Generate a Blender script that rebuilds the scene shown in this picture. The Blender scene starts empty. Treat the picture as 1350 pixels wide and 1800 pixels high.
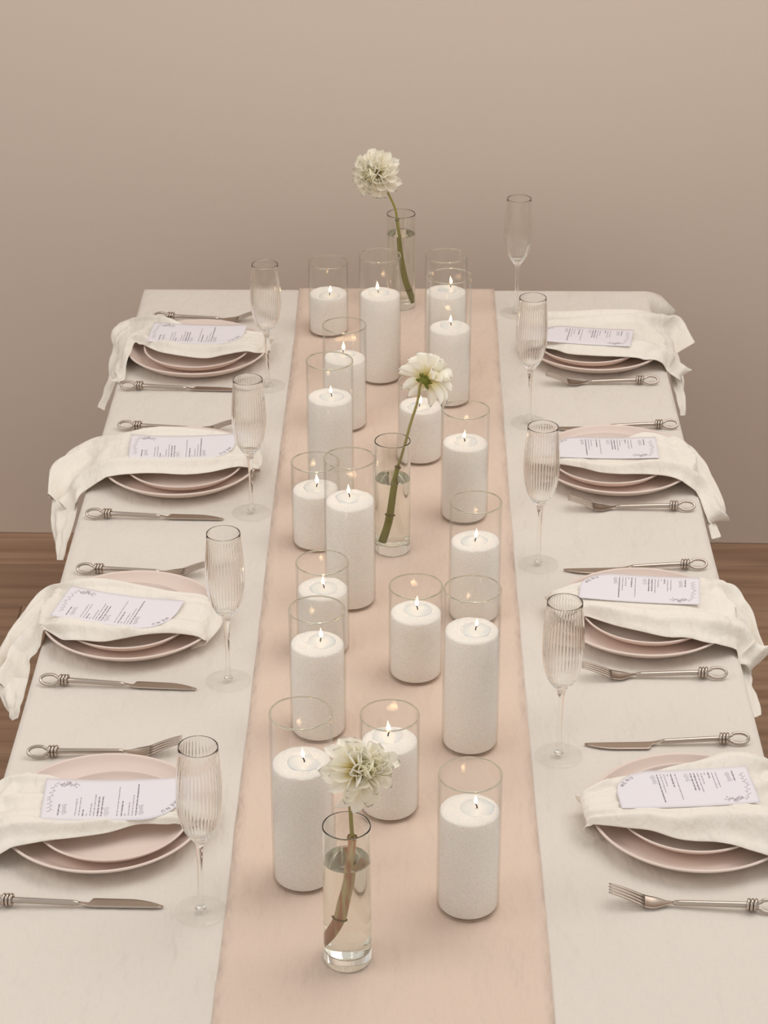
import bpy, bmesh, math, random
from mathutils import Vector, Matrix, noise

SC = bpy.context.scene
COL = SC.collection
PI = math.pi
TZ = 0.75                      # height of the table surface
random.seed(7)

# ------------------------------------------------------------ camera
cam_data = bpy.data.cameras.new('camera')
cam = bpy.data.objects.new('camera', cam_data)
COL.objects.link(cam)
cam.location = (0.0231, 0.0, 2.3934)
cam.rotation_euler = (math.radians(90 - 27.1423), 0, math.radians(0.6196))
cam_data.sensor_fit = 'HORIZONTAL'
cam_data.sensor_width = 24.0
cam_data.lens = 24.0 * 3950 / 1350
cam_data.clip_start = 0.1
cam_data.clip_end = 60
cam_data.dof.use_dof = True
cam_data.dof.focus_distance = 3.0
cam_data.dof.aperture_fstop = 20
SC.camera = cam

# ------------------------------------------------------------ world, lights, exposure
SC.view_settings.view_transform = 'Standard'
SC.view_settings.look = 'None'
SC.view_settings.gamma = 1.0
SC.view_settings.use_curve_mapping = False
SC.view_settings.exposure = 0.0
world = bpy.data.worlds.new('world')
SC.world = world
world.use_nodes = True
bg = world.node_tree.nodes['Background']
bg.inputs[0].default_value = (1.0, 0.965, 0.93, 1)
bg.inputs[1].default_value = 0.66

def area_light(name, loc, target, size, power, color):
    d = bpy.data.lights.new(name, 'AREA')
    d.shape = 'RECTANGLE'
    d.size, d.size_y = size
    d.energy = power
    d.color = color
    o = bpy.data.objects.new(name, d)
    COL.objects.link(o)
    o.location = loc
    o.rotation_euler = (Vector(target) - Vector(loc)).to_track_quat('-Z', 'Y').to_euler()
    return o
area_light('ceiling_softbox', (1.05, 3.0, 3.2), (0.0, 3.0, 0.75), (1.8, 2.2), 30, (1.0, 0.955, 0.91))
area_light('added_wall_fill', (-1.7, 1.9, 2.5), (-0.3, 4.6, 0.7), (1.6, 1.2), 13, (1.0, 0.96, 0.92))  # unseen fill light, added to brighten the back wall
SC.cycles.transparent_max_bounces = 40
SC.cycles.max_bounces = 64
SC.cycles.diffuse_bounces = 6
SC.cycles.transmission_bounces = 64
SC.cycles.glossy_bounces = 24
SC.cycles.sample_clamp_indirect = 6
SC.cycles.blur_glossy = 0.5

# ------------------------------------------------------------ material helpers
def srgb(r, g, b):
    f = lambda c: (c / 255 / 12.92) if c / 255 <= 0.04045 else ((c / 255 + 0.055) / 1.055) ** 2.4
    return (f(r), f(g), f(b), 1)

def new_mat(name):
    m = bpy.data.materials.new(name)
    m.use_nodes = True
    return m, m.node_tree.nodes, m.node_tree.links

def plain(name, col, rough=0.6, spec=0.5, metal=0.0, sss=0.0, sheen=0.0):
    m, n, l = new_mat(name)
    b = n['Principled BSDF']
    b.inputs['Base Color'].default_value = col
    b.inputs['Roughness'].default_value = rough
    b.inputs['Specular IOR Level'].default_value = spec
    b.inputs['Metallic'].default_value = metal
    b.inputs['Sheen Weight'].default_value = sheen
    if sss:
        b.inputs['Subsurface Weight'].default_value = sss
        b.inputs['Subsurface Radius'].default_value = (0.01, 0.006, 0.004)
        b.inputs['Subsurface Scale'].default_value = 1.0
    return m

def add_bump(m, height_socket, strength, dist):
    n, l = m.node_tree.nodes, m.node_tree.links
    b = n.new('ShaderNodeBump')
    b.inputs['Strength'].default_value = strength
    b.inputs['Distance'].default_value = dist
    l.new(height_socket, b.inputs['Height'])
    l.new(b.outputs[0], n['Principled BSDF'].inputs['Normal'])
    return b

def cloth(name, col, weave=900, wrinkle=14, wr_amp=0.0009, vary=0.035):
    m = plain(name, col, 0.9, 0.15, sheen=0.15)
    n, l = m.node_tree.nodes, m.node_tree.links
    tc = n.new('ShaderNodeTexCoord')
    mp = n.new('ShaderNodeMapping')
    l.new(tc.outputs['Object'], mp.inputs[0])
    a = n.new('ShaderNodeTexNoise'); a.inputs['Scale'].default_value = wrinkle; a.inputs['Detail'].default_value = 3
    mp.inputs['Scale'].default_value = (1.6, 0.7, 1.0)
    l.new(mp.outputs[0], a.inputs[0])
    wx = n.new('ShaderNodeTexNoise'); wy = n.new('ShaderNodeTexNoise')
    for w, sc in ((wx, (weave, weave * .07, weave)), (wy, (weave * .07, weave, weave))):
        q = n.new('ShaderNodeMapping'); q.inputs['Scale'].default_value = sc
        l.new(tc.outputs['Object'], q.inputs[0]); l.new(q.outputs[0], w.inputs[0])
        w.inputs['Scale'].default_value = 1.0; w.inputs['Detail'].default_value = 1
    ad = n.new('ShaderNodeMath'); ad.operation = 'ADD'
    l.new(wx.outputs[0], ad.inputs[0]); l.new(wy.outputs[0], ad.inputs[1])
    b1 = n.new('ShaderNodeBump'); b1.inputs['Strength'].default_value = 0.5; b1.inputs['Distance'].default_value = 0.0004
    l.new(ad.outputs[0], b1.inputs['Height'])
    b2 = add_bump(m, a.outputs[0], 1.0, wr_amp * 12)
    l.new(b1.outputs[0], b2.inputs['Normal'])
    mx = n.new('ShaderNodeMix'); mx.data_type = 'RGBA'
    k = 1 - vary * 2
    mx.inputs[6].default_value = (col[0] * k, col[1] * k, col[2] * k, 1)
    mx.inputs[7].default_value = (min(1, col[0] * (2 - k)), min(1, col[1] * (2 - k)), min(1, col[2] * (2 - k)), 1)
    sc = n.new('ShaderNodeMath'); sc.operation = 'MULTIPLY'; sc.inputs[1].default_value = 0.5
    l.new(ad.outputs[0], sc.inputs[0]); l.new(sc.outputs[0], mx.inputs[0])
    l.new(mx.outputs[2], n['Principled BSDF'].inputs['Base Color'])
    return m

def thin_glass(name, edge):
    """clear wall of a vessel: fresnel reflection over straight-through transparency, tinted where the wall is seen edge-on"""
    m, n, l = new_mat(name)
    n.remove(n['Principled BSDF'])
    lw = n.new('ShaderNodeLayerWeight'); lw.inputs[0].default_value = 0.5
    p = n.new('ShaderNodeMath'); p.operation = 'POWER'; p.inputs[1].default_value = 4.0
    l.new(lw.outputs['Facing'], p.inputs[0])
    s = n.new('ShaderNodeMath'); s.operation = 'MULTIPLY_ADD'; s.inputs[1].default_value = 0.40; s.inputs[2].default_value = 0.02
    l.new(p.outputs[0], s.inputs[0])
    p2 = n.new('ShaderNodeMath'); p2.operation = 'POWER'; p2.inputs[1].default_value = 12.0
    l.new(lw.outputs['Facing'], p2.inputs[0])
    mc = n.new('ShaderNodeMix'); mc.data_type = 'RGBA'
    mc.inputs[6].default_value = (0.995, 0.995, 0.992, 1); mc.inputs[7].default_value = edge
    l.new(p2.outputs[0], mc.inputs[0])
    t = n.new('ShaderNodeBsdfTransparent'); g = n.new('ShaderNodeBsdfGlossy'); g.inputs['Roughness'].default_value = 0.03
    l.new(mc.outputs[2], t.inputs[0])
    mx = n.new('ShaderNodeMixShader')
    l.new(s.outputs[0], mx.inputs[0]); l.new(t.outputs[0], mx.inputs[1]); l.new(g.outputs[0], mx.inputs[2])
    l.new(mx.outputs[0], n['Material Output'].inputs['Surface'])
    return m

def solid_glass(name, col=(1, 1, 1, 1), ior=1.45, rough=0.0, clear=0.0):
    m, n, l = new_mat(name)
    n.remove(n['Principled BSDF'])
    g = n.new('ShaderNodeBsdfGlass'); g.inputs['Color'].default_value = col
    g.inputs['IOR'].default_value = ior; g.inputs['Roughness'].default_value = rough
    if clear:                                   # part of the light goes straight through, as it does through thin walls
        t = n.new('ShaderNodeBsdfTransparent'); mx = n.new('ShaderNodeMixShader'); mx.inputs[0].default_value = clear
        l.new(g.outputs[0], mx.inputs[1]); l.new(t.outputs[0], mx.inputs[2])
        l.new(mx.outputs[0], n['Material Output'].inputs['Surface'])
    else:
        l.new(g.outputs[0], n['Material Output'].inputs['Surface'])
    return m

M = {}
M['cloth'] = cloth('ivory_linen', srgb(221, 213, 203), vary=0.02)
M['runner'] = cloth('blush_linen', srgb(220, 198, 181), vary=0.02)
M['napkin'] = cloth('cream_linen', srgb(234, 227, 216), weave=1200, wrinkle=26, wr_amp=0.0006, vary=0.015)
M['plate'] = plain('blush_stoneware', srgb(228, 210, 199), 0.42, 0.4)
M['steel'] = plain('brushed_steel', srgb(190, 178, 168), 0.2, 0.5, metal=1.0)
M['steel_blade'] = plain('satin_steel', srgb(178, 164, 152), 0.34, 0.5, metal=1.0)
M['glass_wall'] = thin_glass('cylinder_glass', (0.55, 0.56, 0.50, 1))
M['glass_rim'] = solid_glass('rim_glass', (0.93, 0.94, 0.90, 1))
M['glass'] = solid_glass('clear_glass', (0.99, 0.99, 0.985, 1),)
M['vase_glass'] = solid_glass('vase_glass', (0.985, 0.985, 0.975, 1),)
M['water'] = solid_glass('water', (0.985, 0.99, 0.975, 1), 1.33)
M['card'] = plain('white_card', srgb(228, 223, 227), 0.75, 0.2)
M['ink_dark'] = plain('grey_ink', srgb(130, 120, 123), 0.8, 0.1)
M['ink_pale'] = plain('pale_grey_ink', srgb(170, 162, 166), 0.8, 0.1)
M['wick'] = plain('charred_wick', srgb(48, 38, 32), 0.9, 0.1)
M['wood_dark'] = plain('table_wood', srgb(120, 90, 66), 0.5, 0.4)
M['stem_olive'] = plain('olive_stem', srgb(158, 146, 92), 0.55, 0.3)
M['stem_green'] = plain('green_stem', srgb(150, 146, 66), 0.5, 0.3)
M['sepal'] = plain('green_sepal', srgb(112, 118, 40), 0.55, 0.3)
M['node'] = plain('brown_node', srgb(134, 112, 76), 0.7, 0.2)

# wax granules
m = plain('wax_granules', srgb(238, 232, 226), 0.75, 0.3, sss=0.3)
n, l = m.node_tree.nodes, m.node_tree.links
tc = n.new('ShaderNodeTexCoord')
v = n.new('ShaderNodeTexVoronoi'); v.inputs['Scale'].default_value = 620
l.new(tc.outputs['Object'], v.inputs[0])
add_bump(m, v.outputs['Distance'], 0.8, 0.0011)
cr = n.new('ShaderNodeValToRGB')
cr.color_ramp.elements[0].color = srgb(254, 249, 243); cr.color_ramp.elements[1].color = srgb(240, 230, 220)
l.new(v.outputs['Distance'], cr.inputs[0]); l.new(cr.outputs[0], n['Principled BSDF'].inputs['Base Color'])
M['granules'] = m
M['melt'] = plain('melted_wax', srgb(250, 237, 226), 0.3, 0.4, sss=0.6)

# flame: light-emitting gas one can see through
m, n, l = new_mat('candle_flame')
n.remove(n['Principled BSDF'])
em = n.new('ShaderNodeEmission'); em.inputs[0].default_value = (1.0, 0.66, 0.34, 1); em.inputs[1].default_value = 4.0
tr = n.new('ShaderNodeBsdfTransparent'); ad = n.new('ShaderNodeAddShader')
l.new(em.outputs[0], ad.inputs[0]); l.new(tr.outputs[0], ad.inputs[1]); l.new(ad.outputs[0], n['Material Output'].inputs['Surface'])
M['flame'] = m

# petals: ivory with a yellow-green foot, slightly translucent
def petal_mat(name, tip, foot):
    m, n, l = new_mat(name)
    b = n['Principled BSDF']; b.inputs['Roughness'].default_value = 0.6; b.inputs['Specular IOR Level'].default_value = 0.25
    tc = n.new('ShaderNodeTexCoord'); sp = n.new('ShaderNodeSeparateXYZ')
    l.new(tc.outputs['Object'], sp.inputs[0])
    cr = n.new('ShaderNodeValToRGB'); e = cr.color_ramp.elements
    e[0].position = 0.05; e[0].color = foot; e[1].position = 0.5; e[1].color = tip
    l.new(sp.outputs['Y'], cr.inputs[0]); l.new(cr.outputs[0], b.inputs['Base Color'])
    t = n.new('ShaderNodeBsdfTranslucent'); l.new(cr.outputs[0], t.inputs[0])
    mx = n.new('ShaderNodeMixShader'); mx.inputs[0].default_value = 0.3
    l.new(b.outputs[0], mx.inputs[1]); l.new(t.outputs[0], mx.inputs[2]); l.new(mx.outputs[0], n['Material Output'].inputs['Surface'])
    wv = n.new('ShaderNodeTexWave'); wv.inputs['Scale'].default_value = 5.0; wv.inputs['Distortion'].default_value = 0.6
    l.new(tc.outputs['Object'], wv.inputs[0])
    bp = n.new('ShaderNodeBump'); bp.inputs['Strength'].default_value = 0.05; bp.inputs['Distance'].default_value = 0.001
    l.new(wv.outputs['Fac'], bp.inputs['Height']); l.new(bp.outputs[0], b.inputs['Normal'])
    return m
M['petal'] = petal_mat('ivory_petal', srgb(254, 251, 240), srgb(236, 220, 130))
M['petal_inner'] = petal_mat('inner_petal', srgb(252, 248, 226), srgb(222, 204, 100))

# rose-brown lower stem
m = plain('rosy_stem', srgb(176, 118, 86), 0.5, 0.3)
n, l = m.node_tree.nodes, m.node_tree.links
tc = n.new('ShaderNodeTexCoord'); mp = n.new('ShaderNodeMapping'); mp.inputs['Scale'].default_value = (260, 260, 22)
nz = n.new('ShaderNodeTexNoise'); nz.inputs['Scale'].default_value = 1.0
cr = n.new('ShaderNodeValToRGB'); cr.color_ramp.elements[0].position = 0.4; cr.color_ramp.elements[0].color = srgb(216, 198, 152)
cr.color_ramp.elements[1].position = 0.56; cr.color_ramp.elements[1].color = srgb(206, 150, 120)
l.new(tc.outputs['Object'], mp.inputs[0]); l.new(mp.outputs[0], nz.inputs[0]); l.new(nz.outputs[0], cr.inputs[0]); l.new(cr.outputs[0], n['Principled BSDF'].inputs['Base Color'])
M['stem_rosy'] = m

# painted wall: matt with a fine paper grain
m = plain('beige_wall_paint', srgb(219, 204, 190), 0.9, 0.15)
n, l = m.node_tree.nodes, m.node_tree.links
tc = n.new('ShaderNodeTexCoord'); nz = n.new('ShaderNodeTexNoise'); nz.inputs['Scale'].default_value = 160; nz.inputs['Detail'].default_value = 4
l.new(tc.outputs['Object'], nz.inputs[0]); add_bump(m, nz.outputs[0], 0.25, 0.001)
M['wall'] = m

# oak laminate
def wood(name, a, b):
    m = plain(name, a, 0.5, 0.35)
    n, l = m.node_tree.nodes, m.node_tree.links
    tc = n.new('ShaderNodeTexCoord'); oi = n.new('ShaderNodeObjectInfo')
    mp = n.new('ShaderNodeMapping'); mp.inputs['Scale'].default_value = (2.2, 34, 1)
    off = n.new('ShaderNodeVectorMath'); off.operation = 'ADD'
    sc = n.new('ShaderNodeVectorMath'); sc.operation = 'SCALE'; sc.inputs['Scale'].default_value = 37.0
    cx = n.new('ShaderNodeCombineXYZ'); l.new(oi.outputs['Random'], cx.inputs[0]); l.new(oi.outputs['Random'], cx.inputs[1])
    l.new(cx.outputs[0], sc.inputs[0]); l.new(tc.outputs['Object'], mp.inputs[0])
    l.new(mp.outputs[0], off.inputs[0]); l.new(sc.outputs[0], off.inputs[1])
    nz = n.new('ShaderNodeTexNoise'); nz.inputs['Scale'].default_value = 1.0; nz.inputs['Detail'].default_value = 6; nz.inputs['Distortion'].default_value = 0.5
    l.new(off.outputs[0], nz.inputs[0])
    cr = n.new('ShaderNodeValToRGB'); e = cr.color_ramp.elements
    e[0].position = 0.3; e[0].color = b; e[1].position = 0.68; e[1].color = a
    l.new(nz.outputs[0], cr.inputs[0])
    hs = n.new('ShaderNodeHueSaturation')
    mr = n.new('ShaderNodeMapRange'); mr.inputs['To Min'].default_value = 0.88; mr.inputs['To Max'].default_value = 1.1
    l.new(oi.outputs['Random'], mr.inputs[0]); l.new(mr.outputs[0], hs.inputs['Value']); l.new(cr.outputs[0], hs.inputs['Color'])
    l.new(hs.outputs[0], n['Principled BSDF'].inputs['Base Color'])
    add_bump(m, nz.outputs[0], 0.15, 0.001)
    return m
M['floor'] = wood('oak_laminate', srgb(176, 143, 117), srgb(142, 111, 89))

# ------------------------------------------------------------ object helpers
def tag(o, label=None, cat=None, group=None, kind=None):
    if label: o['label'] = label
    if cat: o['category'] = cat
    if group: o['group'] = group
    if kind: o['kind'] = kind
    return o

def link(name, mesh, mats, parent=None, smooth=True):
    for mm in (mats if isinstance(mats, (list, tuple)) else [mats]):
        if mm.name not in mesh.materials: mesh.materials.append(mm)
    o = bpy.data.objects.new(name, mesh)
    COL.objects.link(o)
    if smooth:
        mesh.shade_smooth()
    if parent: o.parent = parent
    return o

def mesh_of(name, verts, faces, smooth=True):
    me = bpy.data.meshes.new(name)
    me.from_pydata([tuple(v) for v in verts], [], faces)
    me.update()
    if smooth: me.shade_smooth()
    return me

def empty(name, loc, rz=0.0):
    o = bpy.data.objects.new(name, None)
    COL.objects.link(o)
    o.location = loc
    o.rotation_euler = (0, 0, rz)
    o.empty_display_size = 0.02
    return o

def copy_tree(root):
    r = root.copy(); COL.objects.link(r)
    for ch in root.children:
        c = ch.copy(); COL.objects.link(c); c.parent = r
        for g in ch.children:
            d = g.copy(); COL.objects.link(d); d.parent = c
    return r

def lathe(prof, seg=48, closed=False, rib=None):
    """prof: (r, z) list; r=0 ends become a pole. rib(i_profile, angle)->radius add"""
    V, Fc, rows = [], [], []
    for i, (r, z) in enumerate(prof):
        if r < 1e-7:
            rows.append([len(V)]); V.append((0, 0, z)); continue
        row = []
        for k in range(seg):
            a = 2 * PI * k / seg
            rr = r + (rib(i, a) if rib else 0)
            row.append(len(V)); V.append((rr * math.cos(a), rr * math.sin(a), z))
        rows.append(row)
    pairs = list(zip(rows, rows[1:]))
    if closed: pairs.append((rows[-1], rows[0]))
    for A, B in pairs:
        for k in range(seg):
            k2 = (k + 1) % seg
            if len(A) == 1 and len(B) == 1: continue
            if len(A) == 1: Fc.append((A[0], B[k2], B[k]))
            elif len(B) == 1: Fc.append((A[k], A[k2], B[0]))
            else: Fc.append((A[k], A[k2], B[k2], B[k]))
    return V, Fc

def fix_normals(me):
    bm = bmesh.new(); bm.from_mesh(me)
    bmesh.ops.recalc_face_normals(bm, faces=bm.faces)
    if all(e.is_manifold for e in bm.edges) and bm.calc_volume(signed=True) < 0:
        bmesh.ops.reverse_faces(bm, faces=bm.faces)
    bm.to_mesh(me); bm.free()
    return me

def lathe_mesh(name, prof, seg=48, closed=False, rib=None):
    if not rib and not closed:                 # support rings beside corners keep long straight walls optically straight
        q = [prof[0]]
        for (r0, z0), (r1, z1) in zip(prof, prof[1:]):
            L = math.hypot(r1 - r0, z1 - z0)
            if L > .02:
                for f in (.0008 / L, 1 - .0008 / L): q.append((r0 + (r1 - r0) * f, z0 + (z1 - z0) * f))
            q.append((r1, z1))
        prof = q
    V, Fc = lathe(prof, seg, closed, rib)
    return fix_normals(mesh_of(name, V, Fc))

def tube(pts, radii, seg=10, closed=False, flat=None):
    """sweep a circle along pts; flat=(sx, sy) squashes the section"""
    P = [Vector(p) for p in pts]; n = len(P)
    V, Fc = [], []
    ref = None
    for i, p in enumerate(P):
        if closed: t = (P[(i + 1) % n] - P[i - 1]).normalized()
        else: t = (P[min(i + 1, n - 1)] - P[max(i - 1, 0)]).normalized()
        if ref is None:
            ref = Vector((0, 0, 1)) if abs(t.z) < 0.9 else Vector((1, 0, 0))
        u = (ref - t * ref.dot(t)).normalized()
        w = t.cross(u); ref = u
        r = radii[i] if isinstance(radii, (list, tuple)) else radii
        fx, fy = flat if flat else (1, 1)
        for k in range(seg):
            a = 2 * PI * k / seg
            V.append(p + u * (math.cos(a) * r * fx) + w * (math.sin(a) * r * fy))
    for i in range(n if closed else n - 1):
        j = (i + 1) % n
        for k in range(seg):
            k2 = (k + 1) % seg
            Fc.append((i * seg + k, i * seg + k2, j * seg + k2, j * seg + k))
    if not closed:
        Fc.append(tuple(range(seg))[::-1]); Fc.append(tuple(range((n - 1) * seg, n * seg)))
    return V, Fc

def join(parts):
    V, Fc = [], []
    for v, f in parts:
        o = len(V); V += [tuple(p) for p in v]; Fc += [tuple(i + o for i in q) for q in f]
    return V, Fc

def box(x0, x1, y0, y1, z0, z1):
    V = [(x0, y0, z0), (x1, y0, z0), (x1, y1, z0), (x0, y1, z0), (x0, y0, z1), (x1, y0, z1), (x1, y1, z1), (x0, y1, z1)]
    return V, [(0, 3, 2, 1), (4, 5, 6, 7), (0, 1, 5, 4), (1, 2, 6, 5), (2, 3, 7, 6), (3, 0, 4, 7)]

def bevel_mesh(me, w, seg=2):
    bm = bmesh.new(); bm.from_mesh(me)
    bmesh.ops.bevel(bm, geom=list(bm.edges), offset=w, segments=seg, affect='EDGES', profile=0.5)
    bm.to_mesh(me); bm.free(); return me

def catmull(pts, t):
    n = len(pts) - 1
    s = min(max(t, 0), 1) * n
    i = min(int(s), n - 1); f = s - i
    p0, p1, p2, p3 = pts[max(i - 1, 0)], pts[i], pts[i + 1], pts[min(i + 2, n)]
    return tuple(0.5 * ((2 * b) + (c - a) * f + (2 * a - 5 * b + 4 * c - d) * f * f + (3 * b - a - 3 * c + d) * f ** 3)
                 for a, b, c, d in zip(p0, p1, p2, p3))

def noise1(x, s=0.0):
    return noise.noise(Vector((x, s, 0.37)))

# ------------------------------------------------------------ the room
wall = link('wall_back', bevel_mesh(mesh_of('wall_back', *box(-4.5, 4.5, 4.535, 4.66, 0.0004, 3.4)), 0.002), M['wall'], smooth=False)
wall.rotation_euler = (0, 0, math.radians(-1.19))
tag(wall, kind='structure')
floor = link('floor', mesh_of('floor', *box(-4.6, 4.6, -2.2, 4.8, -0.06, -0.0125), smooth=False), M['floor'], smooth=False)
tag(floor, kind='structure')
PW, PL = 0.192, 1.285
plank_meshes = bevel_mesh(mesh_of('plank', *box(-PL / 2 + .0006, PL / 2 - .0006, -PW / 2 + .0006, PW / 2 - .0006, -0.0125, 0.0), smooth=False), 0.0012, 1)
plank_meshes.materials.append(M['floor'])
rows = 34
for r in range(rows):
    y = 4.60 - PW * (r + 0.5)
    if y < -1.9: break
    off = (r * 0.437) % 1.0 * PL
    for k in range(-4, 4):
        x = k * PL + off
        if abs(x) > 4.2 or (y < 1.4 and abs(x) > 2.2): continue
        p = bpy.data.objects.new('plank', plank_meshes)
        COL.objects.link(p); p.parent = floor; p.location = (x, y, 0)

# ------------------------------------------------------------ table
X0, X1, Y0, Y1 = -0.4985, 0.4985, 1.62, 4.176
table = empty('dining_table', (0, (Y0 + Y1) / 2, 0))
tag(table, 'long wooden dining table hidden under the ivory cloth', 'table')
yc = (Y0 + Y1) / 2
tt = mesh_of('table_top', *box(X0 + .004, X1 - .004, Y0 + .004 - yc, Y1 - .004 - yc, 0.71, 0.7468)); bevel_mesh(tt, 0.003)
link('table_top', tt, M['wood_dark'], table, smooth=False)
for sx in (-1, 1):
    for sy in (-1, 1):
        a = mesh_of('leg', *box(-.03, .03, -.03, .03, 0.0, 0.71)); bevel_mesh(a, 0.004)
        o = link('leg', a, M['wood_dark'], table, smooth=False)
        o.location = (sx * 0.38, sy * (yc - Y0 - 0.14), 0)

# tablecloth: a top sheet that turns over the edges and hangs in soft waves
def cloth_z(x, y):
    z = 0.0004 * noise.noise(Vector((x * 9, y * 3.5, 0))) + 0.0003 * noise.noise(Vector((x * 3, y * 16, 4)))
    for (cx, cy, ang, ln, amp) in ((-.30, 2.62, 1.45, .20, .0009), (-.27, 2.60, 1.62, .22, .0008), (-.262, 2.2, -1.1, .16, .0008),
                                   (-.34, 2.0, 1.5, .2, .0007), (-.30, 2.0, 1.7, .18, .0006), (.36, 3.5, .15, .2, .0006), (.3, 2.1, 1.4, .25, .0005),
                                   (-.33, 3.02, .12, .25, .0006), (.33, 3.08, .05, .22, .0006), (-.35, 3.62, .1, .25, .0006), (.30, 4.05, .1, .2, .0008)):
        dx, dy = x - cx, y - cy
        a = dx * math.cos(ang) + dy * math.sin(ang); b = -dx * math.sin(ang) + dy * math.cos(ang)
        if abs(a) < ln and abs(b) < .02: z += amp * math.exp(-(b / .004) ** 2) * (1 - (a / ln) ** 2)
    return z
NX, NY, ND = 120, 300, 12
V, Fc, idx = [], [], {}
for j in range(NY + 1):
    for i in range(NX + 1):
        x = X0 + (X1 - X0) * i / NX; y = Y0 + (Y1 - Y0) * j / NY
        e = min(x - X0, X1 - x, y - Y0, Y1 - y)
        z = TZ + cloth_z(x, y) * min(1, e / .02) - 0.0022 * max(0, 1 - e / .006) ** 2
        idx[(i, j)] = len(V); V.append((x, y, z))
for j in range(NY):
    for i in range(NX):
        Fc.append((idx[i, j], idx[i + 1, j], idx[i + 1, j + 1], idx[i, j + 1]))
loop = [(i, 0) for i in range(NX)] + [(NX, j) for j in range(NY)] + [(i, NY) for i in range(NX, 0, -1)] + [(0, j) for j in range(NY, 0, -1)]
prev = [idx[q] for q in loop]
for d in range(1, ND + 1):
    dep = 0.26 * (d / ND) ** 1.4
    row = []
    for q, (i, j) in enumerate(loop):
        x, y, _ = V[idx[(i, j)]]
        nx = -1 if i == 0 else (1 if i == NX else 0); ny = -1 if j == 0 else (1 if j == NY else 0)
        L = math.hypot(nx, ny) or 1
        s = x * 1.0 if ny else y
        out = 0.0035 * min(1, dep / .01) + dep * (0.045 + 0.05 * math.sin(s * 17 + (nx * 2.0)) * (0.6 + 0.4 * noise1(s * 3)))
        cd = math.hypot(x - X1, y - Y1)                   # far corner on the right flares out in a cone fold
        if nx > 0 or (ny > 0 and x > 0.3): out += 0.060 * math.exp(-(cd / 0.035) ** 2) * math.sin(min(1, dep / 0.085) * PI)
        for cx_, cy_ in ((X0, Y0), (X1, Y0), (X0, Y1)):
            out += dep * 0.16 * math.exp(-(math.hypot(x - cx_, y - cy_) / 0.06) ** 2) * (0.3 if cx_ < 0 and cy_ > 3 else 1)
        row.append(len(V)); V.append((x + nx / L * out, y + ny / L * out, TZ - 0.0022 - dep))
    nL = len(loop)
    for q in range(nL):
        Fc.append((prev[q], row[q], row[(q + 1) % nL], prev[(q + 1) % nL]))
    prev = row
me = fix_normals(mesh_of('tablecloth', V, Fc))
tc_ = link('tablecloth', me, M['cloth'])
tag(tc_, 'long ivory linen tablecloth draped over the whole table', 'tablecloth')

# runner
V, Fc = [], []
NU = 150
prof = []
for j in range(NU + 1):
    prof.append((Y0 - 0.0 + (Y1 - Y0) * j / NU, TZ + 0.0014))
prof = [(Y0 - .034, TZ - .20), (Y0 - .024, TZ - .12), (Y0 - .013, TZ - .05), (Y0 - .008, TZ - .015), (Y0 - 0.004, TZ - .001)] + prof + [(Y1 + .006, TZ - .0015), (Y1 + .010, TZ - .02), (Y1 + .020, TZ - .10), (Y1 + .034, TZ - .2)]
NW = 24
for j, (y, z) in enumerate(prof):
    xl = -0.1895 + 0.0022 * noise1(y * 2.3, 1) + 0.0008 * noise1(y * 14, 2); xr = 0.191 + 0.0022 * noise1(y * 2.1, 5) + 0.0008 * noise1(y * 13, 6)
    if y > 3.3: xr += (y - 3.3) * 0.007
    for k in range(NW + 1):
        f = k / NW; x = xl + (xr - xl) * f
        zz = z + (cloth_z(x, y) + 0.0004 * abs(noise.noise(Vector((x * 26, y * 1.3, 9)))) if Y0 < y < Y1 else 0)
        V.append((x, y, zz))
for j in range(len(prof) - 1):
    for k in range(NW):
        a = j * (NW + 1) + k
        Fc.append((a, a + 1, a + NW + 2, a + NW + 1))
run = link('table_runner', mesh_of('table_runner', V, Fc), M['runner'])
md = run.modifiers.new('thickness', 'SOLIDIFY'); md.thickness = 0.0008; md.offset = -1
tag(run, 'blush pink linen runner down the middle of the ivory tablecloth', 'table runner')

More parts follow.
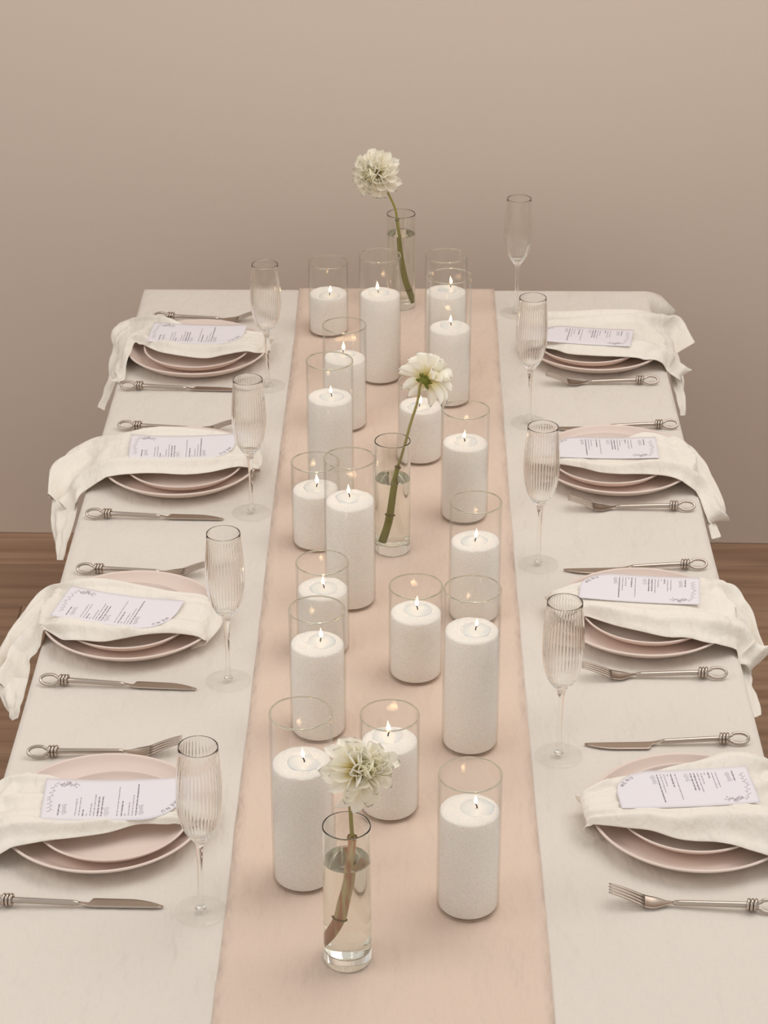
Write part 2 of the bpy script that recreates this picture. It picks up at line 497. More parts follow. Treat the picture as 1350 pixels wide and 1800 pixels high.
# ------------------------------------------------------------ measured positions, in metres on the table
# NAPKINS: stations from the inner end to the hanging end, each (far edge x, y, z, near edge x, y, z)
NAPKINS = {
  'L1': [(-0.2278, 3.8716, 0.77, -0.2373, 3.8184, 0.768), (-0.2412, 3.869, 0.782, -0.2494, 3.7833, 0.782), (-0.265, 3.8674, 0.786, -0.2714, 3.7824, 0.786), (-0.2975, 3.874, 0.786, -0.3081, 3.7653, 0.786), (-0.3383, 3.884, 0.786, -0.3407, 3.7485, 0.786), (-0.379, 3.8905, 0.786, -0.3832, 3.7592, 0.786), (-0.4194, 3.9203, 0.786, -0.4267, 3.7773, 0.786), (-0.4566, 3.9625, 0.775, -0.4682, 3.8193, 0.778), (-0.4976, 4.0163, 0.7535, -0.4809, 3.8291, 0.758), (-0.5202, 4.027, 0.741, -0.4822, 3.7804, 0.756), (-0.5376, 4.0281, 0.7285, -0.4886, 3.7434, 0.755), (-0.5305, 3.9972, 0.716, -0.489, 3.7176, 0.755), (-0.5341, 3.9633, 0.7035, -0.4897, 3.707, 0.754), (-0.5321, 3.9165, 0.691, -0.4913, 3.7051, 0.754), (-0.5287, 3.8776, 0.6785, -0.4932, 3.7038, 0.754)],
  'L2': [(-0.2253, 3.3856, 0.77, -0.2284, 3.3223, 0.768), (-0.2398, 3.3963, 0.782, -0.2382, 3.3074, 0.782), (-0.2661, 3.4106, 0.786, -0.2609, 3.2989, 0.786), (-0.3039, 3.4236, 0.786, -0.298, 3.2797, 0.786), (-0.3388, 3.4332, 0.786, -0.3357, 3.2719, 0.786), (-0.3791, 3.4382, 0.786, -0.3799, 3.2757, 0.786), (-0.4129, 3.4338, 0.786, -0.4181, 3.2741, 0.786), (-0.4481, 3.4391, 0.778, -0.462, 3.2715, 0.78), (-0.4988, 3.4805, 0.7535, -0.5006, 3.269, 0.7535), (-0.527, 3.4797, 0.741, -0.5128, 3.255, 0.7445), (-0.5558, 3.462, 0.7285, -0.5174, 3.2545, 0.7355), (-0.5669, 3.412, 0.716, -0.5193, 3.254, 0.7265), (-0.5757, 3.3479, 0.7035, -0.5235, 3.2607, 0.7175)],
  'L3': [(-0.2501, 2.841, 0.77, -0.2657, 2.7621, 0.768), (-0.2678, 2.8686, 0.782, -0.2696, 2.7571, 0.782), (-0.3011, 2.8696, 0.786, -0.3055, 2.7584, 0.786), (-0.3286, 2.8729, 0.786, -0.3409, 2.7532, 0.786), (-0.3697, 2.8867, 0.786, -0.3824, 2.7396, 0.786), (-0.4162, 2.9015, 0.786, -0.4056, 2.7346, 0.786), (-0.4466, 2.9053, 0.786, -0.4348, 2.739, 0.786), (-0.471, 2.9164, 0.778, -0.4622, 2.7455, 0.782), (-0.4991, 2.9568, 0.7535, -0.4996, 2.7804, 0.7535), (-0.5172, 2.9582, 0.741, -0.5081, 2.7709, 0.7445), (-0.5321, 2.9414, 0.7285, -0.5167, 2.7647, 0.7355), (-0.5444, 2.9324, 0.716, -0.5165, 2.7539, 0.7265), (-0.556, 2.9034, 0.7035, -0.5174, 2.7318, 0.7175), (-0.5741, 2.8457, 0.691, -0.5197, 2.7144, 0.7085), (-0.58, 2.7854, 0.6785, -0.5222, 2.7153, 0.6995)],
  'L4': [(-0.2475, 2.3501, 0.77, -0.2495, 2.3182, 0.768), (-0.2588, 2.3542, 0.782, -0.2538, 2.2988, 0.782), (-0.2773, 2.3492, 0.786, -0.2737, 2.2929, 0.786), (-0.3041, 2.3496, 0.786, -0.3074, 2.2919, 0.786), (-0.3415, 2.3593, 0.786, -0.3427, 2.2738, 0.786), (-0.3816, 2.3724, 0.786, -0.3876, 2.2605, 0.786), (-0.4102, 2.3841, 0.786, -0.4091, 2.2556, 0.786), (-0.4313, 2.3966, 0.786, -0.4324, 2.2499, 0.786), (-0.4571, 2.4105, 0.78, -0.4542, 2.2459, 0.784), (-0.4824, 2.4274, 0.765, -0.4648, 2.2413, 0.78), (-0.5005, 2.4244, 0.7535, -0.4801, 2.2394, 0.77), (-0.5145, 2.4201, 0.741, -0.4987, 2.2603, 0.7445), (-0.5268, 2.3935, 0.7285, -0.5085, 2.2475, 0.7355), (-0.5317, 2.3379, 0.716, -0.5126, 2.2136, 0.7265)],
  'R1': [(0.2728, 3.9954, 0.77, 0.2683, 3.8575, 0.768), (0.2764, 3.9787, 0.782, 0.2726, 3.8125, 0.782), (0.2929, 3.9754, 0.786, 0.2948, 3.7973, 0.786), (0.3289, 3.9757, 0.786, 0.3167, 3.7787, 0.786), (0.3603, 3.9786, 0.786, 0.346, 3.7697, 0.786), (0.3894, 3.9828, 0.786, 0.3778, 3.7642, 0.786), (0.4184, 3.985, 0.786, 0.4053, 3.7645, 0.786), (0.4509, 3.9966, 0.782, 0.4349, 3.7625, 0.786), (0.4775, 4.0169, 0.77, 0.4556, 3.7604, 0.782), (0.502, 4.0463, 0.7535, 0.4997, 3.773, 0.7535), (0.5185, 4.0727, 0.741, 0.5061, 3.7736, 0.7445), (0.5355, 4.0873, 0.7285, 0.5124, 3.7741, 0.7355), (0.542, 4.0596, 0.716, 0.5201, 3.7802, 0.7265), (0.5478, 4.0148, 0.7035, 0.5239, 3.7984, 0.7175)],
  'R2': [(0.2614, 3.4202, 0.77, 0.2647, 3.3472, 0.768), (0.2649, 3.4034, 0.782, 0.2675, 3.3227, 0.782), (0.2802, 3.4001, 0.786, 0.2787, 3.3156, 0.786), (0.3099, 3.3971, 0.786, 0.3107, 3.3026, 0.786), (0.3409, 3.3963, 0.786, 0.3397, 3.2843, 0.786), (0.3701, 3.4033, 0.786, 0.3718, 3.2794, 0.786), (0.4001, 3.4172, 0.786, 0.3999, 3.2818, 0.786), (0.4251, 3.4287, 0.786, 0.4277, 3.28, 0.786), (0.4494, 3.4279, 0.782, 0.4548, 3.2718, 0.785), (0.4753, 3.438, 0.768, 0.4733, 3.2678, 0.778), (0.4983, 3.4519, 0.7535, 0.5008, 3.2677, 0.7535), (0.5109, 3.4387, 0.741, 0.5064, 3.2547, 0.7445), (0.5224, 3.4257, 0.7285, 0.5095, 3.2366, 0.7355), (0.5341, 3.3747, 0.716, 0.515, 3.2289, 0.7265), (0.5428, 3.3306, 0.7035, 0.5211, 3.2362, 0.7175), (0.5462, 3.3185, 0.691, 0.5258, 3.2567, 0.7085)],
  'R3': [(0.2319, 2.8932, 0.77, 0.2482, 2.8223, 0.768), (0.2376, 2.8947, 0.782, 0.2571, 2.8175, 0.782), (0.2506, 2.8943, 0.786, 0.2817, 2.8167, 0.786), (0.2802, 2.911, 0.786, 0.2976, 2.8085, 0.786), (0.3087, 2.9268, 0.786, 0.3251, 2.7895, 0.786), (0.3443, 2.9334, 0.786, 0.3595, 2.7707, 0.786), (0.3842, 2.9328, 0.786, 0.3917, 2.7582, 0.786), (0.419, 2.9306, 0.786, 0.4226, 2.7571, 0.786), (0.45, 2.9366, 0.782, 0.443, 2.7473, 0.785), (0.4785, 2.9588, 0.768, 0.4679, 2.7505, 0.775), (0.5036, 2.9801, 0.7535, 0.497, 2.7613, 0.7535), (0.5135, 2.9608, 0.741, 0.5012, 2.7554, 0.7445), (0.5278, 2.947, 0.7285, 0.5052, 2.7588, 0.7355), (0.539, 2.9006, 0.716, 0.5116, 2.7621, 0.7265), (0.5543, 2.8426, 0.7035, 0.5206, 2.7743, 0.7175)],
  'R4': [(0.245, 2.3721, 0.77, 0.2497, 2.3043, 0.768), (0.2471, 2.3693, 0.782, 0.2545, 2.3024, 0.782), (0.2615, 2.3768, 0.786, 0.2738, 2.2954, 0.786), (0.2891, 2.3954, 0.786, 0.3022, 2.2872, 0.786), (0.3142, 2.403, 0.786, 0.327, 2.2812, 0.786), (0.3434, 2.4134, 0.786, 0.3513, 2.2706, 0.786), (0.3715, 2.4301, 0.786, 0.3759, 2.2654, 0.786), (0.4035, 2.4441, 0.786, 0.4008, 2.2626, 0.786), (0.4362, 2.4628, 0.786, 0.4249, 2.2545, 0.786), (0.4576, 2.4655, 0.786, 0.4451, 2.2447, 0.786), (0.4781, 2.471, 0.778, 0.4638, 2.2372, 0.785), (0.4988, 2.498, 0.7535, 0.4862, 2.2386, 0.775), (0.514, 2.4995, 0.741, 0.5035, 2.2535, 0.7445), (0.5208, 2.4731, 0.7285, 0.5047, 2.2328, 0.7355)],
}
NAPKIN_LAYERS = {
  'L1': [(-0.5316, 3.9226, 0.712, -0.5048, 3.8855, 0.728), (-0.5329, 3.9069, 0.704, -0.5057, 3.832, 0.722), (-0.534, 3.8445, 0.696, -0.511, 3.7994, 0.716), (-0.5354, 3.7905, 0.688, -0.5164, 3.7481, 0.71), (-0.5375, 3.7475, 0.68, -0.5207, 3.6901, 0.704)],
  'L2': [(-0.5625, 3.3187, 0.712, -0.5124, 3.2754, 0.728), (-0.5602, 3.2854, 0.704, -0.5121, 3.2388, 0.722), (-0.5525, 3.2408, 0.696, -0.5137, 3.1972, 0.716), (-0.543, 3.2091, 0.688, -0.5153, 3.1565, 0.71), (-0.5267, 3.1724, 0.68, -0.5168, 3.1212, 0.704)],
  'L3': [(-0.568, 2.7587, 0.712, -0.5106, 2.7238, 0.728), (-0.552, 2.7168, 0.704, -0.5117, 2.6972, 0.722), (-0.5424, 2.7005, 0.696, -0.5131, 2.68, 0.716), (-0.5331, 2.6954, 0.688, -0.5149, 2.663, 0.71), (-0.5257, 2.6979, 0.68, -0.5168, 2.6571, 0.704)],
  'R1': [(0.5359, 3.987, 0.712, 0.5087, 3.9183, 0.728), (0.5423, 3.9627, 0.704, 0.5104, 3.8721, 0.722), (0.5436, 3.9026, 0.696, 0.5125, 3.8039, 0.716), (0.5404, 3.8443, 0.688, 0.516, 3.7717, 0.71), (0.5356, 3.7933, 0.68, 0.5175, 3.7345, 0.704), (0.5268, 3.752, 0.672, 0.5172, 3.6936, 0.698)],
  'R2': [(0.527, 3.2929, 0.712, 0.5083, 3.2924, 0.728), (0.5269, 3.2674, 0.704, 0.51, 3.2629, 0.722), (0.5285, 3.2474, 0.696, 0.5134, 3.229, 0.716), (0.5309, 3.2336, 0.688, 0.515, 3.1942, 0.71)],
  'R3': [(0.5258, 2.8099, 0.712, 0.5047, 2.7877, 0.728), (0.5238, 2.7938, 0.704, 0.5052, 2.7695, 0.722), (0.5193, 2.7706, 0.696, 0.5069, 2.7424, 0.716), (0.5235, 2.7468, 0.688, 0.509, 2.7158, 0.71), (0.5218, 2.7145, 0.68, 0.5109, 2.6698, 0.704)],
}
CANDLES = [
  ('A', -0.1245, 3.9532, 0.14, 0.078, 0.0023, -0.0104),
  ('B', -0.0243, 3.734, 0.236, 0.1635, -0.0032, 0.0053),
  ('C', 0.0929, 3.7345, 0.236, 0.168, 0.0085, 0.0223),
  ('D', 0.0985, 3.6358, 0.236, 0.1405, 0.0026, 0.0097),
  ('E', -0.0823, 3.5319, 0.1865, 0.1275, -0.0035, 0.0181),
  ('F', -0.0983, 3.2649, 0.236, 0.1735, 0.0028, 0.0023),
  ('G', 0.047, 3.4045, 0.14, 0.0955, -0.002, -0.0037),
  ('H', 0.1162, 3.1908, 0.1865, 0.1295, -0.0006, 0.0045),
  ('I', -0.1158, 3.0964, 0.14, 0.094, 0.0014, 0.0073),
  ('J', -0.058, 2.9118, 0.236, 0.168, -0.0005, 0.0108),
  ('K', 0.1239, 2.8716, 0.1865, 0.124, -0.0004, -0.0021),
  ('L', -0.0937, 2.7738, 0.14, 0.098, 0.0021, 0.0016),
  ('M', -0.0926, 2.5582, 0.1865, 0.135, 0.0038, 0.0055),
  ('N', 0.0379, 2.7062, 0.14, 0.0985, 0.0025, 0.0081),
  ('O', 0.1099, 2.5274, 0.236, 0.174, 0.0048, 0.0013),
  ('P', -0.0983, 2.2269, 0.236, 0.167, 0.0031, 0.0014),
  ('Q', 0.0045, 2.3757, 0.14, 0.102, -0.0022, 0.0111),
  ('R', 0.0995, 2.1746, 0.1865, 0.1375, 0.0087, 0.0036),
]
CARDS = {
  'L1': (-0.4484, 3.8903, -0.0603),  # floral corner on the far side, heading
  'L2': (-0.4357, 3.3939, 0.0487),  # floral corner on the far side, heading
  'L3': (-0.4656, 2.8740, -0.2358),  # floral corner on the far side, heading
  'L4': (-0.4293, 2.3724, 0.0375),  # floral corner on the far side, heading
  'R1': (0.4306, 3.7823, 2.9728),  # floral corner on the near side, heading
  'R2': (0.4381, 3.3191, 3.1190),  # floral corner on the near side, heading
  'R3': (0.4485, 2.8307, 3.0283),  # floral corner on the near side, heading
  'R4': (0.4671, 2.3296, -3.0603),  # floral corner on the near side, heading
}
STEMS = {
  'V1': [(-0.0243, 4.0846, 0.9968), (-0.0161, 4.0846, 0.9867), (-0.0004, 4.0846, 0.9526), (0.004, 4.0846, 0.9279), (0.0085, 4.0846, 0.8929), (0.0114, 4.0846, 0.8558), (0.0176, 4.0846, 0.8101), (0.0234, 4.0846, 0.7866), (0.0309, 4.0846, 0.7605)],
  'V2': [(0.0468, 3.0758, 1.0404), (0.0435, 3.0758, 1.027), (0.0402, 3.0758, 1.0031), (0.0302, 3.0758, 0.9679), (0.0209, 3.0758, 0.9299), (0.0107, 3.0758, 0.8934), (0.0048, 3.0758, 0.8654), (0.0001, 3.0758, 0.8155), (-0.0035, 3.0758, 0.7918), (-0.0087, 3.0758, 0.7669)],
  'V3': [(-0.0345, 2.0719, 0.988), (-0.0371, 2.0719, 0.9766), (-0.0361, 2.0719, 0.9462), (-0.0349, 2.0719, 0.9223), (-0.036, 2.0719, 0.8998), (-0.0382, 2.0719, 0.8842), (-0.0402, 2.0719, 0.8645), (-0.0442, 2.0719, 0.8367), (-0.0472, 2.0719, 0.8151), (-0.0536, 2.0719, 0.7948), (-0.0609, 2.0719, 0.7801), (-0.0644, 2.0719, 0.7752)],
}


# ------------------------------------------------------------ plates
def plate_profile(R, H, t=0.0048):
    """coupe plate: flat well, raised curved wall with a rounded lip"""
    o = [(0, 0.0022), (R * .50, 0.0022), (R * .53, 0.0), (R * .58, 0.0), (R * .61, 0.0025), (R * .74, 0.0045), (R * .86, H * .36), (R * .94, H * .64), (R * .985, H * .86)]
    lip = [(R * 1.0, H - t * .45), (R * .9985, H - t * .15), (R * .988, H), (R * .975, H - t * .1), (R * .966, H - t * .4)]
    i = [(R * .94, H * .64 + t * .35), (R * .895, H * .40 + t * .55), (R * .84, 0.0062 + H * .12), (R * .78, 0.0066), (R * .60, 0.0062), (R * .3, 0.006), (0, 0.006)]
    return o + lip + i
big_me = lathe_mesh('dinner_plate', plate_profile(0.130, 0.0245, .0052), 96)
small_me = lathe_mesh('side_plate', plate_profile(0.098, 0.0215, .0048), 96)
PLATES = {'L1': (-.363, 3.826, -.362, 3.817), 'L2': (-.350, 3.344, -.343, 3.333), 'L3': (-.374, 2.832, -.379, 2.824), 'L4': (-.354, 2.334, -.341, 2.321),
          'R1': (.371, 3.853, .361, 3.846), 'R2': (.371, 3.359, .360, 3.355), 'R3': (.371, 2.849, .377, 2.847), 'R4': (.386, 2.343, .385, 2.346)}
SIDE = {'L': 'left', 'R': 'right'}
ORD = {'1': 'farthest', '2': 'second farthest', '3': 'second nearest', '4': 'nearest'}
def where(k): return '%s %s setting' % (ORD[k[1]], SIDE[k[0]])
for k, (bx, by, sx, sy) in PLATES.items():
    o = link('dinner_plate', big_me, M['plate']); o.location = (bx, by, TZ + .0008)
    tag(o, 'large blush stoneware dinner plate at the bottom of the %s' % where(k), 'plate', 'large blush dinner plates')
    o = link('side_plate', small_me, M['plate']); o.location = (sx, sy, TZ + .0072)
    tag(o, 'smaller blush plate stacked on the dinner plate, %s' % where(k), 'plate', 'smaller blush plates stacked on the dinner plates')

# ------------------------------------------------------------ napkins
CARD_Z = {}
CL, CW, CR_ = 0.175, 0.086, 0.052       # menu card: length, width, radius of its one rounded corner
def card_frame(k):
    cx, cy, head = CARDS[k]
    return Vector((cx, cy, 0)), Vector((math.cos(head), math.sin(head), 0)), Vector((math.sin(head), -math.cos(head), 0))
def card_shape(k, u, v):
    sag = .0045 if k in ('L3', 'L4', 'L2') else .0025
    t = 2 * u / CL - 1
    return sag * t * t * (1.0 if u < CL / 2 else .7) + .0012 * math.cos(v / CW * PI)
FOLDS = {  # (v, drift along the strip, width, height) of the long soft folds
 'L1': [(.12, .1, .05, .004), (.30, -.05, .04, .003), (.86, .02, .05, .005), (.68, .12, .04, .003)],
 'L2': [(.10, .25, .05, .005), (.25, .25, .045, .006), (.42, -.1, .04, .003), (.84, -.05, .05, .005), (.70, .1, .05, .004)],
 'L3': [(.08, .25, .05, .006), (.22, .3, .05, .007), (.38, .2, .05, .004), (.80, -.06, .06, .007), (.92, -.2, .04, .006)],
 'L4': [(.10, .1, .05, .004), (.34, .25, .05, .005), (.62, .05, .05, .004), (.78, -.04, .06, .007), (.90, -.1, .04, .006)],
 'R1': [(.10, .1, .05, .004), (.30, -.25, .05, .007), (.84, .0, .05, .005), (.72, .15, .05, .004)],
 'R2': [(.08, .05, .05, .003), (.30, -.2, .04, .003), (.86, .0, .05, .005), (.93, -.1, .03, .004)],
 'R3': [(.16, .1, .06, .005), (.36, .1, .05, .003), (.74, .06, .09, .010), (.88, -.05, .05, .006)],
 'R4': [(.12, .1, .06, .005), (.34, .1, .05, .004), (.76, .1, .08, .009), (.60, .22, .04, .006), (.90, -.1, .05, .006)],
}
def sheet(k, S, folds, nu, nv, roll, amp=1.0, seed=0):
    sg = -1 if k[0] == 'L' else 1
    V, Fc = [], []
    Fp = [s[:3] for s in S]; Np = [s[3:] for s in S]
    tops = []
    for i in range(nu + 1):
        u = i / nu
        A = Vector(catmull(Fp, u)); B = Vector(catmull(Np, u))
        A2 = Vector(catmull(Fp, min(1, u + .01))) ; A1 = Vector(catmull(Fp, max(0, u - .01)))
        B2 = Vector(catmull(Np, min(1, u + .01))) ; B1 = Vector(catmull(Np, max(0, u - .01)))
        tang = ((A2 - A1) + (B2 - B1)).normalized()
        ac = (B - A)
        nrm = tang.cross(ac).normalized()
        if nrm.dot(Vector((sg * .5, 0, 1))) < 0: nrm = -nrm
        wid = ac.length
        hang = max(0.0, min(1.0, (TZ + .01 - (A.z + B.z) / 2) / .03))
        for j in range(nv + 1):
            v = j / nv
            p = A.lerp(B, v)
            h = 0.0
            for (v0, dr, w, a) in folds:
                vv = v0 + dr * (u - .35)
                q = (v - vv) / w
                h += a * math.exp(-q * q) * (0.5 + 1.1 * u + .3 * noise1(u * 5, v0 * 9))
            h += 0.0022 * noise.noise(Vector((u * 5 + seed, v * 7, seed))) * (1 + 2.0 * hang)
            mid = 1.0 - (1 - hang) * .78 * math.exp(-((v - .5) / .26) ** 4) * math.exp(-((u - .4) / .3) ** 4)
            h *= 2.1 * amp * max(0, min(1, (u - .09) * 5)) * mid
            h += min(0.004, wid * .05) * math.sin(v * PI) * (1 - hang)
            # rolled hems: the first and last strips curl under
            e = min(v, 1 - v) * wid
            if roll and e < .008:
                h -= roll * (1 - e / .008) ** 2
            V.append(p + nrm * max(h, -roll))
    for i in range(nu):
        for j in range(nv):
            a = i * (nv + 1) + j
            Fc.append((a, a + 1, a + nv + 2, a + nv + 1))
    return V, Fc
for si, (k, S) in enumerate(NAPKINS.items()):
    sg = -1 if k[0] == 'L' else 1
    s0 = S[0]
    tuck = (s0[0] + sg * .026, s0[1] - .006, TZ + .0030, s0[3] + sg * .020, s0[4] + .008, TZ + .0030)
    main = sheet(k, [tuck] + list(S), FOLDS[k], 84, 44, .004, 1.0, si * 3.1)
    parts = [main]
    if k in NAPKIN_LAYERS:
        parts.append(sheet(k, NAPKIN_LAYERS[k], [(.35, .2, .12, .010), (.75, -.1, .1, .006)], 30, 14, 0, .3, si * 1.7))
    V, Fc = join(parts)
    n_main = len(main[0])
    # rest on the plates, never through them
    bx, by, sx_, sy_ = PLATES[k]
    for q, p in enumerate(V):
        x, y, z = p
        db = math.hypot(x - bx, y - by)
        if q < 14 * 45:                                     # the inner end turns down around the rim and under the plate
            if db < .1345 and z < TZ + .0255 and q >= 5 * 45:
                f_ = .1345 / db
                V[q] = (bx + (x - bx) * f_, by + (y - by) * f_, z)
            elif q >= 12 * 45 and db < .134: V[q] = (x, y, max(z, TZ + .0278))
            continue
        low = TZ + .0024 if abs(x) < .4975 else None
        if db < .1345: low = TZ + .0282
        elif db < .158 and abs(x) < .4975: low = TZ + .0282 - (db - .1345) * 1.05
        if math.hypot(x - sx_, y - sy_) < .101: low = TZ + .0318
        if low and z < low: V[q] = (x, y, low)
    # the menu card lies on the cloth and presses the folds beneath it flat
    org, U, Vv = card_frame(k)
    uv = []
    for q in range(n_main):
        d = Vector((V[q][0], V[q][1], 0)) - org
        uv.append((d.dot(U), d.dot(Vv)))
    tops = sorted(V[q][2] - card_shape(k, *uv[q]) for q in range(n_main) if 0 < uv[q][0] < CL and 0 < uv[q][1] < CW and V[q][2] > TZ + .02)
    CARD_Z[k] = max(TZ + .0355, tops[int(len(tops) * .62)] + .0010)
    for q in range(n_main):
        a, b = uv[q]
        out = max(-a, a - CL, -b, b - CW, 0)
        if out < .006 and V[q][2] > TZ + .02:
            lim_ = CARD_Z[k] + card_shape(k, min(max(a, 0), CL), min(max(b, 0), CW)) - .0016 + out * .8
            if V[q][2] > lim_: V[q] = (V[q][0], V[q][1], lim_)
    me = mesh_of('napkin', V, Fc)
    o = link('napkin', me, M['napkin'])
    md = o.modifiers.new('thickness', 'SOLIDIFY'); md.thickness = 0.0011; md.offset = -1
    md = o.modifiers.new('smooth', 'SUBSURF'); md.levels = 1; md.render_levels = 1
    NAP = {'L1': 'its corner hanging off near the wall', 'L2': 'pleated, spilling off the table', 'L3': 'wide and pleated, trailing off the table',
           'L4': 'running out at the left', 'R1': 'crumpled over the table edge near the wall', 'R2': 'smooth, with a narrow tail',
           'R3': 'its pointed corner hanging off the table', 'R4': 'wrapped under the plate'}[k]
    tag(o, 'cream linen napkin of the %s, %s' % (where(k), NAP), 'napkin', 'cream linen napkins')

# ------------------------------------------------------------ menu cards
def quad_strip(pts, w):
    """2-D polyline to thin quads"""
    V, Fc = [], []
    for a, b in zip(pts, pts[1:]):
        dx, dy = b[0] - a[0], b[1] - a[1]; L = math.hypot(dx, dy) or 1e-9
        nx, ny = -dy / L * w / 2, dx / L * w / 2
        o = len(V)
        V += [(a[0] + nx, a[1] + ny), (a[0] - nx, a[1] - ny), (b[0] - nx, b[1] - ny), (b[0] + nx, b[1] + ny)]
        Fc.append((o, o + 1, o + 2, o + 3))
    return V, Fc
# card coordinates: u up the card (0 = flowered foot, CL = arch), v to the reader's right (0..CW)
rnd = random.Random(3)
dark2, pale2 = [], []
def text_line(frac, length, bold, short=False):
    """a line of print too fine to read in the photograph: word-long runs of tiny strokes, set flush right"""
    u = CL * (1 - frac); v = CW * .895 - length * CW
    end = CW * .895; h = .0021 if bold else .0017
    while v < end - .0004:
        wl = min(rnd.uniform(.0035, .0085), end - v)
        x = v
        while x < v + wl - .0004:
            hh = h * (1.0 if rnd.random() < .25 else .68)
            (dark2 if bold else pale2).append(quad_strip([(u, x), (u + hh, x)], .00042 if bold else .00034))
            if rnd.random() < .7: (dark2 if bold else pale2).append(quad_strip([(u + h * rnd.choice([0, .3, .66]), x), (u + h * rnd.choice([0, .3, .66]), x + .0008)], .0003))
            x += .00085
        v += wl + .0011
for fr, ln, b in ((.334, .76, 1), (.36, .5, 0), (.386, .33, 0), (.411, .06, 0), (.436, .36, 1), (.467, .70, 0),
                  (.58, .47, 1), (.606, .47, 1), (.632, .53, 0), (.657, .31, 0), (.682, .06, 0), (.71, .16, 1), (.736, .45, 0), (.763, .42, 0), (.884, .27, 1)):
    text_line(fr, ln, b)
def script_word(frac, v0, v1, loops):
    pts = []
    n = loops * 12
    for i in range(n + 1):
        t = i / n
        a = t * loops * 2 * PI
        hh = .0022 * (1.6 if int(t * loops) in (0, loops - 2) else 1)
        pts.append((CL * (1 - frac) + hh * math.sin(a) + .0015 * t, v0 + (v1 - v0) * t + .0011 * math.cos(a)))
    pale2.append(quad_strip(pts, .00030))
script_word(.30, CW * .64, CW * .87, 7); script_word(.545, CW * .68, CW * .88, 5); script_word(.845, CW * .62, CW * .86, 7)
# MENU follows the rounded corner
LET = {'M': [[(0, 0), (0, 1), (.45, .3), (.9, 1), (.9, 0)]], 'E': [[(.7, 0), (0, 0), (0, 1), (.7, 1)], [(0, .5), (.55, .5)]],
       'N': [[(0, 0), (0, 1), (.75, 0), (.75, 1)]], 'U': [[(0, 1), (0, .25), (.2, 0), (.5, 0), (.7, .25), (.7, 1)]]}
cu, cv = CL - CR_, CW - CR_
for ch, ang in zip('MENU', (66, 56.5, 47, 37.5)):
    a = math.radians(ang); rr = CR_ - .0085
    up = (math.sin(a), math.cos(a)); rt = (-math.cos(a), math.sin(a))        # in (u, v)
    bu, bv = cu + up[0] * rr, cv + up[1] * rr
    for st_ in LET[ch]:
        dark2.append(quad_strip([(bu + up[0] * y * .0048 + rt[0] * (x - .4) * .0046, bv + up[1] * y * .0048 + rt[1] * (x - .4) * .0046) for x, y in st_], .0007))
# line drawing: a leafy sprig with two open flowers that turns the corner of the foot
def sprig(p0, p1, n, side):
    pale2.append(quad_strip([p0, ((p0[0] + p1[0]) / 2 + .001, (p0[1] + p1[1]) / 2 + .001), p1], .0003))
    for i in range(n):
        t = (i + .5) / n
        x, y = p0[0] + (p1[0] - p0[0]) * t, p0[1] + (p1[1] - p0[1]) * t
        dx, dy = p1[0] - p0[0], p1[1] - p0[1]; L = math.hypot(dx, dy); dx /= L; dy /= L
        s = side if i % 2 else -side
        ex, ey = x + dx * .003 - dy * .0036 * s, y + dy * .003 + dx * .0036 * s
        mx, my = (x + ex) / 2, (y + ey) / 2
        pale2.append(quad_strip([(x, y), (mx - dy * .0009, my + dx * .0009), (ex, ey), (mx + dy * .0009, my - dx * .0009), (x, y)], .0003))
sprig((.012, .012), (.042, .0105), 8, 1); sprig((.012, .012), (.0085, .042), 6, 1); sprig((.0085, .042), (.0105, .070), 7, -1); sprig((.026, .010), (.040, .016), 4, 1)
for fu, fv, fr_ in ((.023, .0135, .0036), (.029, .0085, .003)):
    for q in range(3):
        r_ = fr_ * (1 - q * .3)
        pale2.append(quad_strip([(fu + r_ * (1 + .18 * math.cos(a * 5)) * math.cos(a + q), fv + r_ * (1 + .18 * math.cos(a * 5)) * math.sin(a + q)) for a in [i * 2 * PI / 20 for i in range(21)]], .0003))

for ci, (k, (cx, cy, head)) in enumerate(CARDS.items()):
    org, U, Vv = card_frame(k)
    def surf(u, v, lift=0.0):
        return org + U * u + Vv * v + Vector((0, 0, CARD_Z[k] + card_shape(k, u, v) + lift))
    # grid the card: columns across u, clipped to the outline at each u
    V, Fc = [], []
    NUc, NVc = 40, 10
    for i in range(NUc + 1):
        u = CL * i / NUc
        vm = CW if u <= cu else cv + math.sqrt(max(0, CR_ ** 2 - (u - cu) ** 2))
        for j in range(NVc + 1): V.append(surf(u, vm * j / NVc))
    for i in range(NUc):
        for j in range(NVc):
            a = i * (NVc + 1) + j
            Fc.append((a, a + 1, a + NVc + 2, a + NVc + 1))
    cloc = surf(CL / 2, CW / 2)
    card = empty('menu_card', cloc)
    def rel(vs): return [tuple(Vector(p) - cloc) for p in vs]
    sh = link('card_sheet', mesh_of('card_sheet', rel(V), Fc), M['card'], card)
    md = sh.modifiers.new('thickness', 'SOLIDIFY'); md.thickness = 0.00035; md.offset = 0
    for nm, src, mt in (('bold_print', dark2, M['ink_dark']), ('fine_print_and_flower_drawing', pale2, M['ink_pale'])):
        vv, ff = join([([(a, b, 0) for a, b in v_], f_) for v_, f_ in src])
        link(nm, mesh_of(nm, rel([surf(p[0], p[1], .00035) for p in vv]), ff, smooth=False), mt, card, smooth=False)['kind'] = 'stuff'
    CD = {'L1': 'its tip pointing past the farthest left flute', 'L2': 'lying straight', 'L3': 'turned askew', 'L4': 'half behind a flute',
          'R1': 'its arch hidden by a flute', 'R2': 'lying straight behind a flute', 'R3': 'its rounded corner just behind a flute rim', 'R4': 'its whole arch showing'}[k]
    tag(card, 'white menu card, %s, %s' % (where(k), CD), 'menu card', 'white menu cards')

